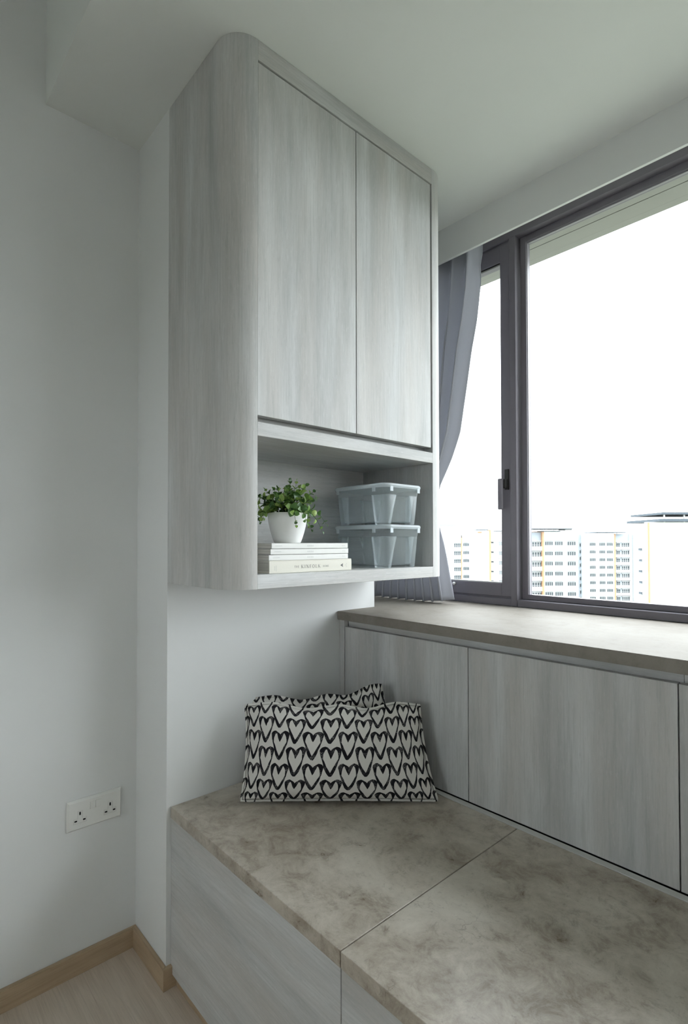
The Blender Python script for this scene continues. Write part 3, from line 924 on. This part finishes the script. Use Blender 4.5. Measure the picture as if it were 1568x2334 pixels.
# ================================================================== STORAGE BINS
BLX0, BLX1, BLY0, BLY1 = .095, .336, .508, .688
def rrect(x0, x1, y0, y1, r, n=6):
    out = []
    for cx_, cy_, a0 in ((x1 - r, y1 - r, 0), (x0 + r, y1 - r, 90), (x0 + r, y0 + r, 180), (x1 - r, y0 + r, 270)):
        for k in range(n + 1):
            a = math.radians(a0 + 90 * k / n)
            out.append((cx_ + r * math.cos(a), cy_ + r * math.sin(a)))
    return out
def make_bin(label, z0, ht):
    cx_, cy_ = (BLX0 + BLX1) / 2, (BLY0 + BLY1) / 2
    b = thing('storage_bin', label, 'storage box', (cx_, cy_, z0), group='clear plastic bins in the cabinet niche')
    A, B = (BLX1 - BLX0) / 2, (BLY1 - BLY0) / 2
    H = ht - .012
    # tub shell: rings of rounded rectangles, tapering down
    def ring(bm, z, ins, r):
        return [bm.verts.new((x, y, z)) for x, y in rrect(-A + ins, A - ins, -B + ins, B - ins, r)]
    bm = bmesh.new()
    zs = [(H, .006, .024), (H * .80, .0095, .024), (H * .78, .0175, .022), (.010, .0260, .020), (.0065, .034, .018)]
    rs = [ring(bm, *q) for q in zs]
    n = len(rs[0])
    for a, c in zip(rs, rs[1:]):
        for k in range(n): bm.faces.new((a[k], a[(k + 1) % n], c[(k + 1) % n], c[k]))
    bm.faces.new(rs[-1])
    tub = fin('tub', bm, MT['plastic'], b, smooth=True)
    tub.data.set_sharp_from_angle(angle=math.radians(35))
    # four outward corner legs, flush with the rim above
    for sx in (1, -1):
        for sy_ in (1, -1):
            bm = bmesh.new()
            rows_ = []
            for z, ins, la, lb in ((H * .80, .0095, .056, .050), (H * .4, .0125, .049, .036), (.0004, .0160, .042, .025)):
                r = .024
                rowp = [(A - ins - la, B - ins)]
                for k in range(7):
                    a = math.radians(90 - 90 * k / 6)
                    rowp.append((A - ins - r + r * math.cos(a), B - ins - r + r * math.sin(a)))
                rowp.append((A - ins, B - ins - lb))
                dp = .008 if z > .01 else .011
                full = [(rowp[0][0], rowp[0][1] - dp)] + rowp + [(rowp[-1][0] - dp, rowp[-1][1])]
                rows_.append([bm.verts.new((x * sx, y * sy_, z)) for x, y in full])
            for a, c in zip(rows_, rows_[1:]):
                for k in range(len(a) - 1): bm.faces.new((a[k], a[k + 1], c[k + 1], c[k]))
            lg_ = fin('corner_leg', bm, MT['plastic_rib'], b, smooth=True)
            lg_.data.set_sharp_from_angle(angle=math.radians(40))
    # lid: slab with turned-down rounded lip
    bm = bmesh.new()
    prof = [(H - .0015, .0025, .028), (H + .004, .0, .030), (H + .0075, .0005, .030), (H + .0105, .0025, .028), (H + .0117, .006, .026), (H + .0117, .014, .02), (H + .0085, .017, .018)]
    rs = [ring(bm, *q) for q in prof]
    for a, c in zip(rs, rs[1:]):
        for k in range(n): bm.faces.new((a[k], a[(k + 1) % n], c[(k + 1) % n], c[k]))
    bm.faces.new(rs[-1]); bm.faces.new(rs[0][::-1])
    lid = fin('bin_lid', bm, MT['plastic_lid'], b, smooth=True)
    lid.data.set_sharp_from_angle(angle=math.radians(40))
    # snap tabs below the lip
    for x, y, w, along in ((A - .050, -B + .0015, .006, 'x'), (-A + .030, -B + .0015, .006, 'x'), (A - .0035, -B + .030, .006, 'y'), (A - .0035, B - .028, .006, 'y')):
        if along == 'x': lbox('lid_tab', (x - w, y, H - .013), (x + w, y + .003, H + .002), MT['plastic_lid'], lid, .0006)
        else: lbox('lid_tab', (x, y - w, H - .013), (x + .003, y + w, H + .002), MT['plastic_lid'], lid, .0006)
    return b
make_bin('clear plastic storage bin standing on the niche floor, lower of two', 1.1224, .1302)
make_bin('clear plastic storage bin stacked on top of another in the niche', 1.2530, .1228)

# ================================================================== CUSHIONS
def cushion(label, loc, yaw, lean, roll, w, h, th, seed, uv0):
    c = thing('cushion', label, 'cushion', loc, 0, group='heart print cushions')
    c.rotation_euler = (lean, roll, yaw)
    rg = random.Random(seed)
    bm = bmesh.new()
    uvl = bm.loops.layers.uv.new('UVMap')
    NX, NY = 56, 36
    ph = [rg.uniform(0, 6.28) for _ in range(8)]
    def P(i, j, side):
        s, t = -1 + 2 * i / NX, -1 + 2 * j / NY
        ss, tt = math.sin(s * math.pi / 2) * .35 + s * .65, math.sin(t * math.pi / 2) * .35 + t * .65
        x = w / 2 * ss * (1 - .035 * (1 - tt * tt)) - .020 * (tt + 1) * max(0, ss)
        z = h / 2 * tt * (1 - (.075 if tt > 0 else .02) * (1 - ss * ss))
        e = max(0.0, (1 - ss ** 2) * (1 - tt ** 2))
        d = th / 2 * e ** .52
        # belly slumps downwards, small gathers near the seams
        d *= 1 + .18 * (-tt) * (1 - ss * ss)
        edge = max(abs(ss), abs(tt))
        gat = math.sin(ss * 21 + ph[0]) * max(0, abs(tt) - .62) + math.sin(tt * 15 + ph[1]) * max(0, abs(ss) - .70)
        d += .012 * gat * e ** .3
        d += .003 * math.sin(3 * ss + 2 * tt + ph[2]) * e
        sag = (.006 * math.sin(ss * 9 + ph[3]) - (.016 if seed == 2 else .004) * (1 - ss * ss)) * max(0, tt) ** 3
        return Vector((x, -side * d, z + h / 2 + sag)), (uv0[0] + side * w / 2 * s * .98, uv0[1] + h / 2 * t)
    V = {}
    for side in (1, -1):
        for i in range(NX + 1):
            for j in range(NY + 1):
                if side == -1 and (i in (0, NX) or j in (0, NY)):
                    V[side, i, j] = V[1, i, j]
                else:
                    V[side, i, j] = bm.verts.new(P(i, j, side)[0])
    for side in (1, -1):
        for i in range(NX):
            for j in range(NY):
                q = [(i, j), (i + 1, j), (i + 1, j + 1), (i, j + 1)]
                if side == -1: q = q[::-1]
                f = bm.faces.new([V[side, a, b_] for a, b_ in q])
                for lp, (a, b_) in zip(f.loops, q): lp[uvl].uv = P(a, b_, side)[1]
    o = fin('cushion_cover', bm, MT['heart'], c, smooth=True, recalc=False)
    # sewn edge
    bm = bmesh.new()
    uvl = bm.loops.layers.uv.new('UVMap')
    loop = [(i, 0) for i in range(NX)] + [(NX, j) for j in range(NY)] + [(i, NY) for i in range(NX, 0, -1)] + [(0, j) for j in range(NY, 0, -1)]
    prs = []
    for i, j in loop:
        p, u = P(i, j, 1)
        s, t = -1 + 2 * i / NX, -1 + 2 * j / NY
        out = Vector((s if abs(s) > .999 else 0, 0, t if abs(t) > .999 else 0)).normalized()
        wv = .0012 * math.sin((i + j) * 1.7)
        ring = [p + Vector((0, -.0022 + wv, 0)), p + out * .0055 + Vector((0, -.0010 + wv, 0)), p + out * .0055 + Vector((0, .0010 + wv, 0)), p + Vector((0, .0022 + wv, 0))]
        prs.append(([bm.verts.new(v) for v in ring], u, out))
    for (a, ua, oa), (b_, ub, ob) in zip(prs, prs[1:] + prs[:1]):
        for k in range(3):
            f = bm.faces.new((a[k], b_[k], b_[k + 1], a[k + 1]))
            for lp, uu in zip(f.loops, ((ua[0] + oa.x * .005 * k, ua[1] + oa.z * .005 * k), (ub[0] + ob.x * .005 * k, ub[1] + ob.z * .005 * k), (ub[0] + ob.x * .005 * (k + 1), ub[1] + ob.z * .005 * (k + 1)), (ua[0] + oa.x * .005 * (k + 1), ua[1] + oa.z * .005 * (k + 1)))):
                lp[uvl].uv = uu
    fin('sewn_edge', bm, MT['heart'], c, smooth=True)
    return c
yawc = math.radians(47.8)
cushion('heart print cushion in front, leaning in the corner of the bench', (.300, .360, ZB + .012), yawc, math.radians(-14), 0, .535, .252, .115, 1, (.02, .015))
cushion('heart print cushion mostly hidden behind the other one', (.168, .420, ZB + .026), yawc + math.radians(-2), math.radians(-6), math.radians(-5), .46, .243, .085, 2, (.05, .04))

# ================================================================== OUTSIDE
struct('ground', (-900, -900, -36.2), (900, 1200, -36), MT['ground'])
yaw = math.atan2(R_.y, R_.x)
RX, FX = Vector((math.cos(yaw), math.sin(yaw), 0)), Vector((-math.sin(yaw), math.cos(yaw), 0))
GZ = -36.0
def lat(x, D): return (x - 784) / 1212.117 * D
def hgt(y, D): return CAM.z + D * (.01672 + (1216.78 - y) / 1212.117)
class Block:
    """a tower block whose street face stands D metres from the room; x, y given in photo pixels of that face"""
    def __init__(s, name, label, D, x0, x1, depth):
        s.D = D
        s.c = (lat(x0, D) + lat(x1, D)) / 2
        loc = Vector((CAM.x, CAM.y, 0)) + RX * s.c + FX * D
        s.o = thing(name, label, 'building', (loc.x, loc.y, GZ), yaw, group='apartment blocks outside the window')
        s.depth = depth
    def X(s, x, f=0): return lat(x, s.D + f) - s.c
    def Z(s, y, f=0): return hgt(y, s.D + f) - GZ
    def box(s, name, x0, x1, y0, y1, f0, f1, mat, base=False):
        """pixels x0..x1, y0 (top)..y1 (bottom), f0..f1 metres behind the face (negative: in front)"""
        return lbox(name, (s.X(x0, f0), f0, 0 if base else s.Z(y1, f0)), (s.X(x1, f0), f1, s.Z(y0, f0)), mat, s.o)
    def windows(s, x0, x1, ys, hpx, nx, f=-.05, low=False):
        key = (round(x1 - x0, 2), hpx, nx, low)
        w, h = s.X(x1) - s.X(x0), s.Z(0) - s.Z(hpx)
        bm = bmesh.new()
        add_box(bm, (0, -.04, -h), (w, .10, 0), 0, 1, 0)
        fw = w * .035
        rows_ = [(.16, .62), (.68, .92)] if low else [(.22, .95)]
        for a, b_ in rows_:
            for k in range(nx):
                xa, xb = w * k / nx + fw, w * (k + 1) / nx - fw
                add_box(bm, (xa, -.09, -h * b_), (xb, -.03, -h * a), 0, 1, 1)
        add_box(bm, (-w * .03, -.45, 0), (w * 1.03, .1, .10), 0, 1, 0)     # sunshade slab
        bmesh.ops.recalc_face_normals(bm, faces=bm.faces)
        me = bpy.data.meshes.new('window'); bm.to_mesh(me); bm.free()
        me.materials.append(MT['bframe']); me.materials.append(MT['bwin'])
        for y in ys:
            o = bpy.data.objects.new('window', me); COL.objects.link(o); o.parent = s.o
            o.location = (s.X(x0, f), f, s.Z(y, f))
def rows(y0, step, n=9): return [y0 + step * k for k in range(n)]

A = Block('apartment_block', 'white apartment block with rows of windows and an orange stripe, nearest in the wide pane', 150, 1195, 1317, 12)
A.box('facade', 1240, 1317, 1211.5, 0, 0, 12, MT['bwall'], True)
A.box('facade', 1195, 1208, 1213, 0, .4, 12, MT['bwall'], True)
A.box('recessed_bay', 1208, 1236, 1214, 0, 1.0, 12, MT['bblue'], True)
A.box('orange_stripe', 1236, 1240, 1211, 0, -.15, 12, MT['orange'], True)
for y in rows(1233.6, 23): A.box('floor_band', 1208, 1236, y + 12.5, y + 22, .1, 1.0, MT['bwall'])
A.windows(1212, 1235, rows(1234.5, 23), 13, 4, .9, True)
A.windows(1241.5, 1260, rows(1233.2, 23), 10.5, 4)
A.windows(1264, 1282.5, rows(1233.2, 23), 10.5, 4)
A.windows(1292.5, 1312, rows(1233.4, 23), 10.5, 4)
A.box('roof_canopy', 1209, 1306, 1204.6, 1206.4, -1.5, 8, MT['roofm'])
A.box('roof_canopy', 1236, 1278, 1210.2, 1212.0, -.8, 3, MT['roofm'])
for x in (1214, 1238, 1262, 1286, 1302): A.box('roof_post', x, x + 1, 1206, 1212, 1, 1.3, MT['bwall'])
A.box('water_tank', 1289, 1304, 1205.5, 1209, -1.0, 4, MT['bgrey'])

B = Block('apartment_block', 'white apartment block with a blue-grey recessed bay at its right, behind the wide pane', 190, 1317, 1443, 14)
B.box('facade', 1338, 1400, 1218, 0, 0, 14, MT['bwall'], True)
B.box('recessed_bay', 1317, 1336, 1219, 0, 4, 14, MT['bblue'], True)
B.box('facade', 1335.5, 1338, 1217, 0, -.3, 14, MT['bblue'], True)
B.box('orange_stripe', 1400, 1403, 1217, 0, -.15, 14, MT['orange'], True)
B.box('recessed_bay', 1403, 1437, 1218, 0, .8, 14, MT['bblue'], True)
B.box('facade', 1437, 1439.5, 1216, 0, -.2, 14, MT['bwall'], True)
B.box('side_wall', 1439.5, 1443.5, 1219, 0, 1, 14, MT['bgrey'], True)
for y in rows(1236.8, 17.5, 11): B.box('floor_band', 1403, 1437, y + 11, y + 16.6, .1, .8, MT['bwall'])
B.windows(1343.5, 1357, rows(1237, 17.5, 11), 8, 4)
B.windows(1365.5, 1379, rows(1237, 17.5, 11), 8, 4)
B.windows(1382.5, 1396.5, rows(1237, 17.5, 11), 8, 4)
B.windows(1404.5, 1412.5, rows(1237.5, 17.5, 11), 10, 2, .7, True)
B.windows(1416, 1434, rows(1237.5, 17.5, 11), 10, 4, .7, True)
B.windows(1320, 1333.5, rows(1238, 15.3, 12), 9, 3, 3.9)
B.box('roof_canopy', 1359, 1428, 1213, 1215, -1.5, 8, MT['roofm'])
for x in (1362, 1384, 1406, 1424): B.box('roof_post', x, x + 1, 1215, 1219, 1, 1.3, MT['bwall'])

Cb = Block('apartment_block', 'tall white end block with an orange drainpipe and dark roof pavilions at the right edge', 100, 1471, 1640, 14)
Cb.box('facade', 1472, 1640, 1191, 0, 0, .5, MT['bwall'], True)
Cb.box('rear_wing', 1469, 1640, 1211, 0, .5, 4.2, MT['bwall'], True)
Cb.box('drainpipe', 1478, 1481, 1192, 0, -.25, 0, MT['orange'], True)
for k, y in enumerate(rows(1250.5, 25, 6)):
    Cb.box('aircon_ledge', 1458, 1468, y + 4.5, y + 5.8, 1.2, 2.6, MT['bgrey'])
    Cb.box('aircon_unit', 1460.5 + (k % 2), 1466 + (k % 2), y, y + 4.5, 1.4, 2.3, MT['roofm'])
Cb.box('pavilion_roof', 1504, 1640, 1183.5, 1189.5, -1.5, 10, MT['roofm'])
Cb.box('pavilion_roof', 1510, 1640, 1168.5, 1173.5, -1.0, 10, MT['roofm'])
for x in (1514.5, 1560, 1605): Cb.box('pavilion_post', x, x + 2, 1168, 1191, -.2, .1, MT['bwall'])
for x in (1519, 1565, 1610): Cb.box('pavilion_wall', x, x + 6, 1189.5, 1196, .5, 3, MT['roofm'])

L = Block('apartment_block', 'white apartment block with an orange stripe, seen through the casement beside the curtain', 185, 985, 1078, 14)
L.box('facade', 985, 1050.5, 1219, 0, 0, 14, MT['bwall'], True)
L.box('orange_stripe', 1050.5, 1053.2, 1226, 0, -.15, 14, MT['orange'], True)
L.box('facade', 1053.2, 1078, 1220, 0, 0, 14, MT['bwall'], True)
L.windows(1034.5, 1050, rows(1238, 18.2, 10), 10, 4, -.05, True)
L.windows(1055.5, 1069, rows(1237.4, 18.2, 10), 8, 4)
L.box('roof_room', 1004, 1038, 1197, 1219, 2, 9, MT['bwall'])
L.box('roof_louvre', 1003, 1039, 1195, 1199, 1.4, 9.5, MT['bgrey'])
L.box('roof_canopy', 1052, 1072, 1217.8, 1219.2, -.5, 4, MT['bgrey'])

Mb = Block('apartment_block', 'white apartment block with small dark stair windows and balconies, just left of the window post', 155, 1078, 1160, 12)
Mb.box('facade', 1079, 1115, 1211, 0, 0, 2, MT['bwall'], True)
Mb.box('orange_stripe', 1115, 1119, 1208, 0, -.15, 2, MT['orange'], True)
Mb.box('facade', 1119, 1160, 1213, 0, .3, 2, MT['bwall'], True)
Mb.windows(1119.5, 1124.8, rows(1235, 22, 8), 4, 2, .25)
for y in rows(1235, 22, 8):
    Mb.box('balcony_window', 1137, 1146, y, y + 9, .2, .35, MT['bgrey'])
    Mb.box('balcony_slab', 1133, 1149, y + 14, y + 16, -.8, .3, MT['bframe'])
Mb.box('roof_canopy', 1086, 1113, 1207, 1209, -1.2, 2, MT['roofm'])
Mb.box('roof_canopy', 1131, 1160, 1209.5, 1211.5, -1.0, 2, MT['roofm'])
Mb.box('water_tank', 1090, 1098, 1212.5, 1215, -.6, 0, MT['orange'])
